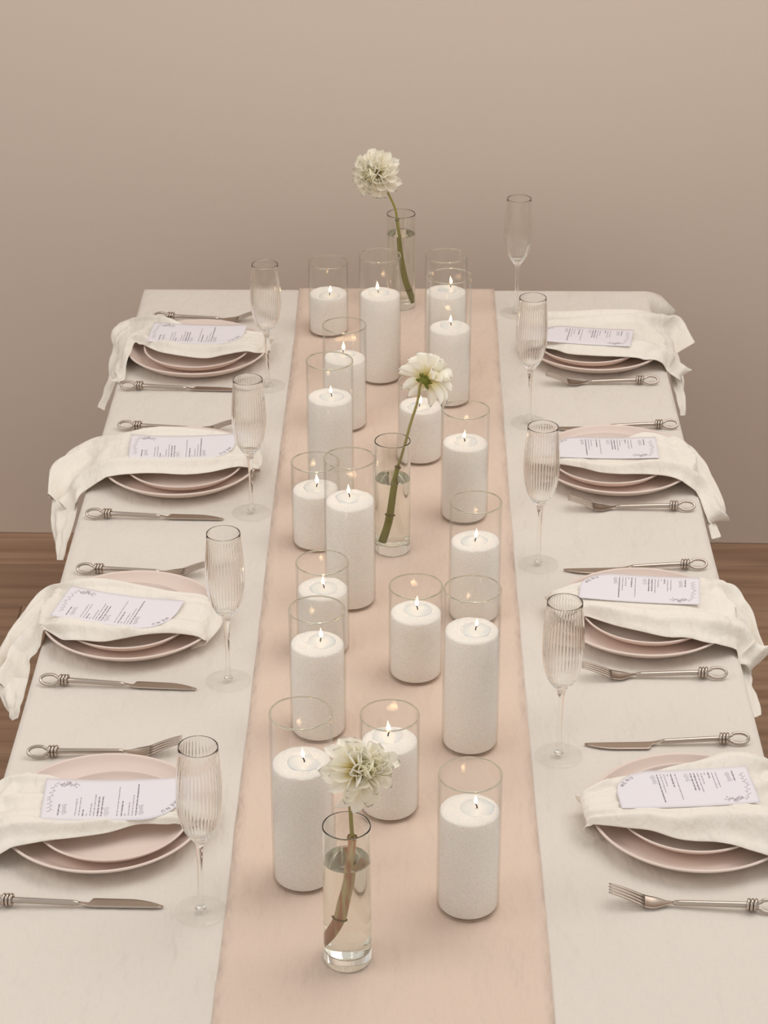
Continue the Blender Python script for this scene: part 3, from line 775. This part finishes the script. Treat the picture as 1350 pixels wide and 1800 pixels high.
# ------------------------------------------------------------ cutlery
def handle_parts(root, rod_len, side):
    """from the loop end: wire loop, three coils, slim rod; local +x runs from loop to tip. returns x where the head starts.
    the loop is twisted out of the table plane; side = +1 or -1 says which flank of it stands up"""
    wr, z = 0.0022, 0.0084
    ct, st_ = math.cos(math.radians(40)), math.sin(math.radians(40)) * side
    pts = []
    for i in range(29):
        a = -PI * 0.84 + i / 28 * PI * 1.68
        x = 0.0145 - 0.0125 * math.cos(a) * (1.0 if abs(a) < PI / 2 else 1.2)
        y = 0.0074 * math.sin(a) * (1 if abs(a) < 2.1 else .8)
        pts.append((x, y * ct, z - .0006 + y * st_))
    pts = [(0.0325, 0.0022 * ct, z + .0012)] + pts[::-1] + [(0.0325, -0.0022 * ct, z - .0012)]
    P2 = [catmull(pts, i / 60) for i in range(61)]
    link('handle_loop', mesh_of('handle_loop', *tube(P2, wr, 10)), M['steel'], root)
    prof = []
    for c in range(3):
        cx = 0.0305 + c * 0.0044
        pts = [(cx + .0012 * math.cos(b), 0.0060 * math.cos(b), z + 0.0060 * math.sin(b)) for b in [2 * PI * i / 24 for i in range(24)]]
        prof.append(tube(pts, 0.0021, 8, closed=True))
    for p_ in prof:
        link('handle_coil', mesh_of('handle_coil', *p_), M['steel'], root)
    xs = 0.0285; xe = 0.0405 + rod_len
    P3 = [(xs, 0, z), (xs + .004, 0, z), (xs + .03, 0, z - .0008), (xe - .006, 0, z - .0032), (xe - .001, 0, z - .0036), (xe + .002, 0, z - .0040)]
    link('handle', mesh_of('handle', *tube(P3, [.0030, .0037, .0036, .0034, .0030, .0020], 16)), M['steel'], root)
    return xe

def head_mesh(stations, n=12, t=0.0011):
    """stations: (x, y_lo, y_hi, z, cup); a thin dished plate"""
    V, Fc = [], []
    for (x, a, b, z, cup) in stations:
        for s in (1, -1):
            for j in range(n + 1):
                f = j / n
                e = 1 - (2 * f - 1) ** 2
                V.append((x, a + (b - a) * f, z - cup * e + s * t / 2 * (0.35 + .65 * min(1, e * 3))))
    W = 2 * (n + 1)
    for i in range(len(stations) - 1):
        for j in range(n):
            a = i * W + j
            Fc.append((a, a + W, a + W + 1, a + 1))
            a = i * W + n + 1 + j
            Fc.append((a, a + 1, a + W + 1, a + W))
        Fc.append((i * W, i * W + n + 1, (i + 1) * W + n + 1, (i + 1) * W))
        Fc.append((i * W + n, (i + 1) * W + n, (i + 1) * W + W - 1, i * W + W - 1))
    for i in (0, len(stations) - 1):
        q = [i * W + j for j in range(n + 1)] + [i * W + n + 1 + j for j in range(n, -1, -1)]
        Fc.append(tuple(q))
    return V, Fc

def make_fork(side):
    root = empty('fork', (0, 0, 0))
    xe = handle_parts(root, 0.086, side)
    st = [(xe - .003, -.0026, .0026, .0054, 0), (xe + .003, -.0030, .0030, .0048, .0004), (xe + .009, -.0042, .0042, .0040, .0008), (xe + .015, -.0072, .0072, .0036, .0014),
          (xe + .021, -.0104, .0104, .0032, .0020), (xe + .027, -.0117, .0117, .0034, .0022), (xe + .033, -.0120, .0120, .0044, .0020), (xe + .037, -.0118, .0118, .0058, .0016)]
    link('fork_head', fix_normals(mesh_of('fork_head', *head_mesh(st))), M['steel_blade'], root)
    x0 = xe + .0355; tip = .205
    for q in range(4):
        yc_ = (-.0093 + q * .0062)
        pts, rad = [], []
        for i in range(9):
            t = i / 8
            x = x0 + (tip - x0) * t
            pts.append((x, yc_ * (1 - .10 * t), .0045 + .0165 * (t ** 1.05) + .0015 * math.sin(t * PI)))
            rad.append(.0026 * (1 - .42 * t))
        link('tine', mesh_of('tine', *tube(pts, rad, 8, flat=(.55, 1))), M['steel_blade'], root)
    return root

def make_knife(side):
    root = empty('knife', (0, 0, 0))
    xe = handle_parts(root, 0.078, side)
    L = .2205
    st = [(xe - .003, -.0026, .0026, .0056, 0), (xe + .004, -.0030, .0030, .0045, 0), (xe + .009, -.0034, .0036, .0032, 0), (xe + .0120, -.0037, .0040, .0026, 0), (xe + .0135, -.0038, .0056, .0025, 0), (xe + .0165, -.0040, .0124, .0022, 0),
          (xe + .020, -.0041, .0134, .0020, 0)]
    for i in range(1, 13):
        t = i / 12
        x = xe + .020 + (L - xe - .020) * t
        hi = .0134 - .0015 * t - .0115 * max(0, (t - .45) / .55) ** 2.2
        lo = -.0041 - .0002 * t + .0016 * max(0, (t - .9) / .1)
        st.append((x, lo, max(hi, lo + .0012), .0019, 0))
    link('blade', fix_normals(mesh_of('blade', *head_mesh(st, 8, .0016))), M['steel_blade'], root)
    return root

FORKS = {'L1': (-.4645, 4.0085, -1.9), 'L2': (-.4745, 3.5115, -2.4), 'L3': (-.4775, 2.9955, -1.6), 'L4': (-.4755, 2.4885, 3.6),
         'R1': (.4785, 3.7150, 180 + 1.3), 'R2': (.4880, 3.2150, 180 - .6), 'R3': (.4750, 2.7000, 180 + .3), 'R4': (.4720, 2.1650, 180 - 5.0)}
KNIVES = {'L1': (-.4900, 3.6800, -1.7), 'L2': (-.4870, 3.1785, -1.4), 'L3': (-.4860, 2.6725, -3.4), 'L4': (-.4840, 2.1690, -.6),
          'R2': (.4940, 3.5263, 180 + 1.4), 'R3': (.4845, 3.0203, 180 + 3.0), 'R4': (.4835, 2.5325, 180 + 2.3)}
FD = {'L1': 'behind the plates, its tines showing beside a flute', 'L2': 'behind the plates with its tines behind a flute', 'L3': 'behind the plates beside the askew menu', 'L4': 'tilted, tines pointing at the nearest left flute',
      'R1': 'in front of the plates, nearest the wall', 'R2': 'in front of the plates on bare cloth', 'R3': 'in front of the plates, tines behind a flute', 'R4': 'in front of the plates, loop cut off'}
KD = {'L1': 'its tip behind a flute', 'L2': 'its blade pointing to a flute foot', 'L3': 'blade sloping slightly towards the viewer', 'L4': 'its loop cut off by the picture edge',
      'R2': 'its blade hidden behind the plates', 'R3': 'partly hidden by the plate rim', 'R4': 'its whole blade showing'}
protos = {}
for k, (x, y, a) in FORKS.items():
    if k[0] in protos: o = copy_tree(protos[k[0]])
    else: o = protos[k[0]] = make_fork(1 if k[0] == 'L' else -1)
    o.location = (x, y, TZ + .0012); o.rotation_euler = (0, 0, math.radians(a))
    tag(o, 'steel loop-handled fork, %s, %s' % (where(k), FD[k]), 'fork', 'steel forks with knotted handles')
protos = {}
for k, (x, y, a) in KNIVES.items():
    if k[0] in protos: o = copy_tree(protos[k[0]])
    else: o = protos[k[0]] = make_knife(1 if k[0] == 'L' else -1)
    o.location = (x, y, TZ + .0012); o.rotation_euler = (0, 0, math.radians(a))
    tag(o, 'steel loop-handled knife, %s, %s' % (where(k), KD[k]), 'knife', 'steel knives with knotted handles')

# ------------------------------------------------------------ champagne flutes
H = 0.2335
bowl_out = [(.0050, .098), (.0068, .1025), (.0105, .1075), (.0150, .1135), (.0190, .121), (.0222, .130), (.0246, .140), (.0262, .151), (.0270, .163), (.0271, .175),
            (.0266, .188), (.0257, .201), (.0246, .214), (.0236, .225), (.0231, .2325)]
bowl_in = [(.0221, .2325), (.0226, .225), (.0236, .214), (.0246, .201), (.0255, .188), (.0260, .175), (.0259, .163), (.0251, .151), (.0234, .140), (.0209, .130), (.0175, .121), (.0131, .1145), (.0075, .1105), (0, .1095)]
lip = [(.0230, .2335), (.0226, .2338), (.0222, .2335)]
stem = [(0, 0.0008), (.024, 0.0008), (.0300, 0.0006), (.0309, .0010), (.0309, .0016), (.0300, .0022), (.020, .0030), (.010, .0042), (.0066, .0056), (.0050, .0080), (.0043, .012), (.0036, .020), (.0032, .035), (.0031, .05),
        (.0032, .066), (.0036, .080), (.0043, .091)]
foot_prof = [(0, .0003), (.024, .0003), (.0300, .0001), (.0309, .0006), (.0309, .0012), (.0300, .0018), (.020, .0026), (.010, .0038), (.0066, .0050), (.003, .0062), (0, .0064)]
stem = [(0, .0050), (.0035, .0052), (.0062, .0060)] + stem[9:]
fl_prof = stem + bowl_out + lip + bowl_in
n_rib0, n_rib1 = len(stem) + 3, len(stem) + 13
RIBS = 38
def rib(i, a):
    if i < n_rib0 or i > n_rib1: return 0.0
    t = min(1, (i - n_rib0 + 1) / 3, (n_rib1 - i + 1) / 3)
    return 0.00055 * t * (abs(math.cos(a * RIBS / 2)) - .6)
foot_me = lathe_mesh('foot', foot_prof, 64)
fl_me = lathe_mesh('flute', fl_prof, RIBS * 8, rib=rib)
FLUTES = {'L4': (-.2183, 2.1588), 'L3': (-.2229, 2.683), 'L2': (-.2232, 3.1971), 'L1': (-.2256, 3.6965), 'R1': (.2348, 4.0481), 'R2': (.2363, 3.5448), 'R3': (.2266, 3.0284), 'R4': (.227, 2.4989)}
for k, (x, y) in FLUTES.items():
    o = empty('champagne_flute', (x, y, TZ))
    link('bowl_and_stem', fl_me, M['glass'], o)
    link('foot', foot_me, M['glass_wall'], o)
    o.location = (x, y, TZ + .0012); o.rotation_euler = (0, 0, .7 * x + y)
    if k == 'L4': o.rotation_euler = (0, math.radians(1.4), 0)
    tag(o, 'clear ribbed champagne flute, %s in the row on the %s of the runner' % ({'1': 'farthest', '2': 'second farthest', '3': 'second nearest', '4': 'nearest'}[k[1]], SIDE[k[0]]), 'champagne flute', 'ribbed champagne flutes')

# ------------------------------------------------------------ candles in glass cylinders
def cyl_glass(h, R=0.0373, t=0.0018):
    return lathe_mesh('glass_wall', [(R - .004, .0006), (R - .0012, .0012), (R, .0035), (R, h - .001), (R - t, h - .001), (R - t, .0045), (R - t - .003, .0036)], 72)
def rim_mesh(h, R=0.0373, t=0.0018):
    c = R - t / 2
    return lathe_mesh('rim', [(c + .00115 * math.cos(a), h - .0006 + .00115 * math.sin(a)) for a in [2 * PI * i / 10 for i in range(10)]], 72, closed=True)
GW = {h: cyl_glass(h) for h in (.14, .1865, .236)}
GR = {h: rim_mesh(h) for h in (.14, .1865, .236)}
GB = lathe_mesh('glass_base', [(0, .0004), (.031, .0004), (.0352, .0010), (.0362, .0022), (.0352, .0032), (.033, .0034), (0, .0034)], 60)
pool_me = lathe_mesh('melted_wax', [(0, -.001), (.0195, -.001), (.0200, -.0001), (.0188, .0004), (.014, .0001), (0, 0.0)], 32)
fl_p = [(0, 0)] + [(.00225 * math.sin(PI * min(1, t ** .62)) * (1 if t < .35 else (1 - (t - .35) / .66) ** .35) + .0001, .0135 * t) for t in [.06, .14, .24, .36, .5, .64, .78, .9]] + [(0, .0140)]
flame_me = lathe_mesh('flame', fl_p, 14)
def wick_mesh(lean):
    pts = [(0, 0, -.002), (0, 0, .0015), (lean * .3, 0, .0035), (lean, 0, .0055), (lean * 1.7, 0, .0066)]
    return mesh_of('wick', *tube(pts, [.0008, .0008, .0008, .0007, .0005], 6))
WICKS = [wick_mesh(.0012), wick_mesh(-.0014)]
CANDLE_LABEL = {
 'A': 'short candle cylinder farthest back on the left edge of the runner', 'B': 'tall candle cylinder at the back, in front of the farthest bud vase',
 'C': 'tall candle cylinder farthest back on the right, behind another tall one', 'D': 'tall candle cylinder in front of the farthest right-hand candle',
 'E': 'medium candle cylinder behind the tall one on the left, third from the wall', 'F': 'tall candle cylinder at the left, beside the middle flower',
 'G': 'short candle cylinder directly behind the middle white flower', 'H': 'medium candle cylinder just right of the middle bud vase',
 'I': 'short candle cylinder left of the middle bud vase, against a taller one', 'J': 'tall candle cylinder immediately left of the middle bud vase',
 'K': 'medium candle cylinder at the right, behind the tall one touching a short one', 'L': 'short candle cylinder at the left, mostly hidden behind a medium one',
 'M': 'medium candle cylinder at the left, behind the nearest tall one', 'N': 'short candle cylinder standing in the middle, rim touching a tall one',
 'O': 'tall candle cylinder at the right, rim touching the short middle one', 'P': 'tall candle cylinder nearest on the left, beside the nearest flower',
 'Q': 'short candle cylinder behind the nearest white flower', 'R': 'medium candle cylinder nearest the camera, standing alone at the right'}
for qi, (k, x, y, h, hs, wx, wy) in enumerate(CANDLES):
    rn = random.Random(qi * 11 + 5)
    t = empty('candle_cylinder', (x, y, TZ + .0018))
    tag(t, CANDLE_LABEL[k], 'candle', 'white wax candles in glass cylinders')
    link('glass_cylinder', GW[h], M['glass_wall'], t)
    link('rim', GR[h], M['glass_rim'], t)
    link('glass_base', GB, M['glass_wall'], t)
    # granulated wax with an uneven dished top
    RS = .0351
    V, Fc = [], []
    seg = 56
    prof = [(.0, .0038), (.031, .0038), (.0342, .0046), (RS, .0066)]
    zs = [RS_z for RS_z in [.0066 + (hs - .0086) * i / 5 for i in range(1, 6)]]
    prof += [(RS, z) for z in zs]
    tops = [(RS - .0009, None), (.0325, None), (.029, None), (.025, None), (.021, None), (.0175, None), (.013, None), (.008, None), (.0, None)]
    rows_ = []
    tx, ty = rn.uniform(-.03, .03), rn.uniform(-.03, .03)
    for i, (r, z) in enumerate(prof + tops):
        if r == 0:
            rows_.append([len(V)]); V.append((0, 0, z if z is not None else hs - .0008)); continue
        row = []
        for s in range(seg):
            a = 2 * PI * s / seg; px_, py_ = r * math.cos(a), r * math.sin(a)
            if z is None:
                d = math.hypot(px_ - wx, py_ - wy)
                zz = hs + tx * px_ + ty * py_ + .0009 * noise.noise(Vector((px_ * 90, py_ * 90, qi))) + .0004 * noise.noise(Vector((px_ * 400, py_ * 400, qi))) - .0014 * math.exp(-(d / .018) ** 4)
                if r > RS - .001: zz -= .0006
            else: zz = z + (tx * px_ + ty * py_ if i == len(prof) - 1 else 0)
            row.append(len(V)); V.append((px_, py_, zz))
        rows_.append(row)
    for A, B in zip(rows_, rows_[1:]):
        for s in range(seg):
            s2 = (s + 1) % seg
            if len(A) == 1: Fc.append((A[0], B[s2], B[s]))
            elif len(B) == 1: Fc.append((A[s], A[s2], B[0]))
            else: Fc.append((A[s], A[s2], B[s2], B[s]))
    g = link('wax_granules', fix_normals(mesh_of('wax_granules', V, Fc)), M['granules'], t)
    g['kind'] = 'stuff'
    zw = hs + tx * wx + ty * wy - .0012
    dd = math.hypot(wx, wy); lim = .0142
    pw = min(1, lim / dd) if dd > 0 else 1
    p = link('melted_wax', pool_me, M['melt'], t); p.location = (wx * pw, wy * pw, zw + .0007)
    w = link('wick', WICKS[qi % 2], M['wick'], t); w.location = (wx, wy, zw + .0006)
    w.rotation_euler = (0, 0, rn.uniform(-.6, .6))
    f = link('flame', flame_me, M['flame'], t); f.location = (wx + (.0012 if qi % 2 == 0 else -.0014), wy + .0006, zw + .0068)
    f.rotation_euler = (rn.uniform(-.12, .12), rn.uniform(-.15, .15), 0)
    s_ = 1.15 if k in 'QIEB' else rn.uniform(.85, 1.05)
    f.scale = (s_, s_, s_)
    d = bpy.data.lights.new('flame_light', 'POINT'); d.energy = 0.0022; d.color = (1.0, 0.62, 0.32); d.shadow_soft_size = 0.002
    lo = bpy.data.objects.new('flame_light', d); COL.objects.link(lo); lo.parent = t; lo.location = (wx, wy, zw + .013)

# ------------------------------------------------------------ bud vases
VASES = {'V1': (.0116, 4.0846, .1895, .1487), 'V2': (.0028, 3.0758, .1868, .1231), 'V3': (-.0412, 2.0719, .1865, .1396)}
VL = {'V1': 'slim clear bud vase of water farthest back, by the wall', 'V2': 'slim clear bud vase of water in the middle of the runner', 'V3': 'slim clear bud vase of water nearest the camera'}
VR = .0275
for k, (x, y, h, wl) in VASES.items():
    t = empty('bud_vase', (x, y, TZ + .0018))
    tag(t, VL[k], 'vase', 'slim clear bud vases')
    R = VR; th = .0016; b = .016
    prof = [(0, .0012), (R * .82, .0010), (R * .88, .0002), (R * .95, .0006), (R, .0035), (R, h - .0012), (R - .0005, h), (R - th + .0005, h), (R - th, h - .0012), (R - th, b + .003), (R - th - .001, b + .001), (R - th - .004, b), (0, b)]
    link('vase_glass', lathe_mesh('vase_glass', prof, 72), M['vase_glass'], t)
    Rw = R - th + .0003
    prof = [(0, b - .0003), (Rw - .004, b - .0003), (Rw - .001, b + .0007), (Rw, b + .0032), (Rw, wl + .0008), (Rw - .0008, wl + .0001), (Rw - .0025, wl), (0, wl)]
    link('water', lathe_mesh('water', prof, 72), M['water'], t)

# ------------------------------------------------------------ dahlias
def petal_mesh(name, cup, curl, width, tip):
    """length along +Y (0..1), width along X, opens towards +Z; cup curves the sides up, curl bends the length"""
    NL, NWp = 7, 6
    V, Fc = [], []
    for i in range(NL + 1):
        t = 1 - (1 - i / NL) ** 1.35
        w = width * max(.0, (t + .12) ** .6 * (1 - t ** tip) ** .5 * 1.05) + .012 * (1 - t)
        bend = curl * t * t
        for j in range(NWp + 1):
            s = 2 * j / NWp - 1
            z = cup * s * s * w * 1.5 + bend - .03 * math.cos(s * PI * 2) * t * (1 - t) * 2
            yy = t - abs(curl) * .25 * t * t - .05 * (s * s) * t
            V.append((s * w * .5 * (1 - .25 * cup * abs(s)), yy, z))
    for i in range(NL):
        for j in range(NWp):
            a = i * (NWp + 1) + j
            Fc.append((a, a + 1, a + NWp + 2, a + NWp + 1))
    return mesh_of(name, V, Fc)
PET = {'inner': petal_mesh('petal', .8, .38, .52, 4.5), 'mid': petal_mesh('petal', .6, .20, .54, 4.5), 'outer': petal_mesh('petal', .45, -.04, .52, 4.0), 'back': petal_mesh('petal', .35, -.26, .48, 3.2)}
for kk in PET: PET[kk].materials.append(M['petal_inner'] if kk == 'inner' else M['petal'])
def dahlia(k, head, axis, R, n, label, stem_pts, upper_mat, lower_mat, node_is, rad, tmax=112, t0=8, loose=0.0, seed=0, wide=1.0):
    rn = random.Random(seed)
    a = Vector(axis).normalized(); hc = Vector(head)
    ex = a.cross(Vector((0, 0, 1))).normalized(); ey = a.cross(ex).normalized()
    base = Vector(stem_pts[-1])
    root = empty('dahlia', base)
    tag(root, label, 'flower', 'ivory dahlias in bud vases')
    for i in range(n):
        t = i / (n - 1)
        phi = i * 2.39996 + rn.uniform(-.15, .15) * (1 + loose)
        th = math.radians(t0 + (tmax - t0) * t ** .85 + rn.uniform(-7, 7) * (1 + loose * t))
        rad_dir = ex * math.cos(phi) + ey * math.sin(phi)
        Y = (a * math.cos(th) + rad_dir * math.sin(th)).normalized()
        X = (rad_dir.cross(a)).normalized()
        Z = X.cross(Y).normalized()
        if Z.dot(a) < 0 and th < PI / 2: X = -X; Z = -Z
        L = R * (.40 + .62 * t ** .7) * rn.uniform(.92, 1.06)
        if t > .8 and rn.random() < .3 * loose: L *= 1.16
        pos = hc + rad_dir * (R * .10 * t ** .5) - a * (R * .16 * t + R * .12)
        kd = 'inner' if t < .3 else ('mid' if t < .62 else ('outer' if t < .86 else 'back'))
        o = bpy.data.objects.new('petal', PET[kd]); COL.objects.link(o); o.parent = root
        roll = rn.uniform(-.25, .25) * (.4 + loose)
        Mx = Matrix((X, Y, Z)).transposed().to_4x4()
        o.matrix_local = Matrix.Translation(pos - base) @ Mx @ Matrix.Rotation(roll, 4, 'Y') @ Matrix.Diagonal((L * (1.0 + .2 * (1 - t)) * wide, L, L, 1))
    # receptacle and sepals behind the petals
    cal = hc - a * R * .34
    V, Fc = lathe([(0, -.0045), (.0032, -.004), (.0062, -.001), (.0078, .003), (.006, .0065), (0, .008)], 16)
    rot = a.to_track_quat('Z', 'Y').to_matrix()
    link('calyx', mesh_of('calyx', [rot @ Vector(v) + cal - base for v in V], Fc), M['sepal'], root)
    for i in range(7):
        phi = i * 2 * PI / 7 + .3
        rd = ex * math.cos(phi) + ey * math.sin(phi)
        Y = (rd - a * (.15 if i % 2 else -.3)).normalized(); X = rd.cross(a).normalized(); Z = X.cross(Y)
        s = .013 if i % 2 else .010
        V = [(-.1, 0, 0), (.1, 0, 0), (-.28, .35, -.03), (.28, .35, -.03), (-.24, .7, -.02), (.24, .7, -.02), (0, 1, .05), (0, .35, .06), (0, .7, .05), (0, 0, .02)]
        Fc = [(0, 9, 7, 2), (9, 1, 3, 7), (2, 7, 8, 4), (7, 3, 5, 8), (4, 8, 6), (8, 5, 6)]
        R3 = Matrix((X, Y, Z)).transposed()
        o = link('sepal', mesh_of('sepal', [R3 @ (Vector(v) * s) + rd * .003 + cal - base for v in V], Fc), M['sepal'], root)
        md = o.modifiers.new('thickness', 'SOLIDIFY'); md.thickness = .0005
    # stem: from the calyx down through the water
    allp = [tuple(cal)] + list(stem_pts)
    split = node_is[0] + 1
    up = [catmull(allp[:split + 1], i / 24) for i in range(25)]
    link('upper_stem', mesh_of('upper_stem', *tube([Vector(p) - base for p in up], [rad[0] * (1 + .15 * i / 24) for i in range(25)], 12)), upper_mat, root)
    low_pts = allp[split:]
    low = [catmull(low_pts, i / 40) for i in range(41)]
    link('lower_stem', mesh_of('lower_stem', *tube([Vector(p) - base for p in low], [rad[1] + (rad[2] - rad[1]) * (i / 40) + .0007 * math.exp(-(i / 2.5) ** 2) + .0003 * math.exp(-((i - 22) / 4) ** 2) for i in range(41)], 16)), lower_mat, root)
    for q, ni in enumerate(node_is):
        p = Vector(allp[ni + 1]); r = (rad[1] if q == 0 else (rad[1] + rad[2]) / 2) + .0007
        dirn = (Vector(allp[min(ni + 2, len(allp) - 1)]) - Vector(allp[ni])).normalized()
        rot = dirn.to_track_quat('Z', 'Y').to_matrix()
        ring = [rot @ Vector((math.cos(a_) * r, math.sin(a_) * r, .0004 * math.sin(a_ * 3))) + p - base for a_ in [2 * PI * i / 20 for i in range(20)]]
        parts = [tube(ring, .0012, 6, closed=True)]
        for sgn in (-1, 1):
            d_ = rot @ Vector((sgn, .2, 0)); s0_ = p - base + d_ * r * .9
            parts.append(tube([s0_, s0_ + d_ * .0015 - dirn * .0012, s0_ + d_ * .002 - dirn * .003], [.0011, .0009, .0004], 6))
        link('stem_node', mesh_of('stem_node', *join(parts)), M['node'], root)
    return root
dahlia('V1', (-.0415, 4.062, 1.0262), (-.28, -.93, .22), .0490, 92, 'full ivory dahlia facing the camera, in the farthest vase by the wall', STEMS['V1'], M['stem_green'], M['stem_green'], [3, 7], (.0019, .0028, .0052), seed=2, loose=.5, tmax=118)
dahlia('V2', (.0590, 3.083, 1.0440), (.55, .72, .28), .0460, 74, 'ivory dahlia turned away showing its green sepals, in the middle vase', STEMS['V2'], M['stem_olive'], M['stem_green'], [5, 7], (.0019, .0034, .0048), seed=5, loose=.6, tmax=98, t0=5)
dahlia('V3', (-.0210, 2.066, 1.0165), (.42, -.66, .56), .0425, 72, 'loose ivory dahlia tilted to the right, in the nearest vase', STEMS['V3'], M['stem_olive'], M['stem_rosy'], [3, 8], (.0021, .0042, .0050), seed=9, loose=1.0, tmax=114, t0=14, wide=1.04)
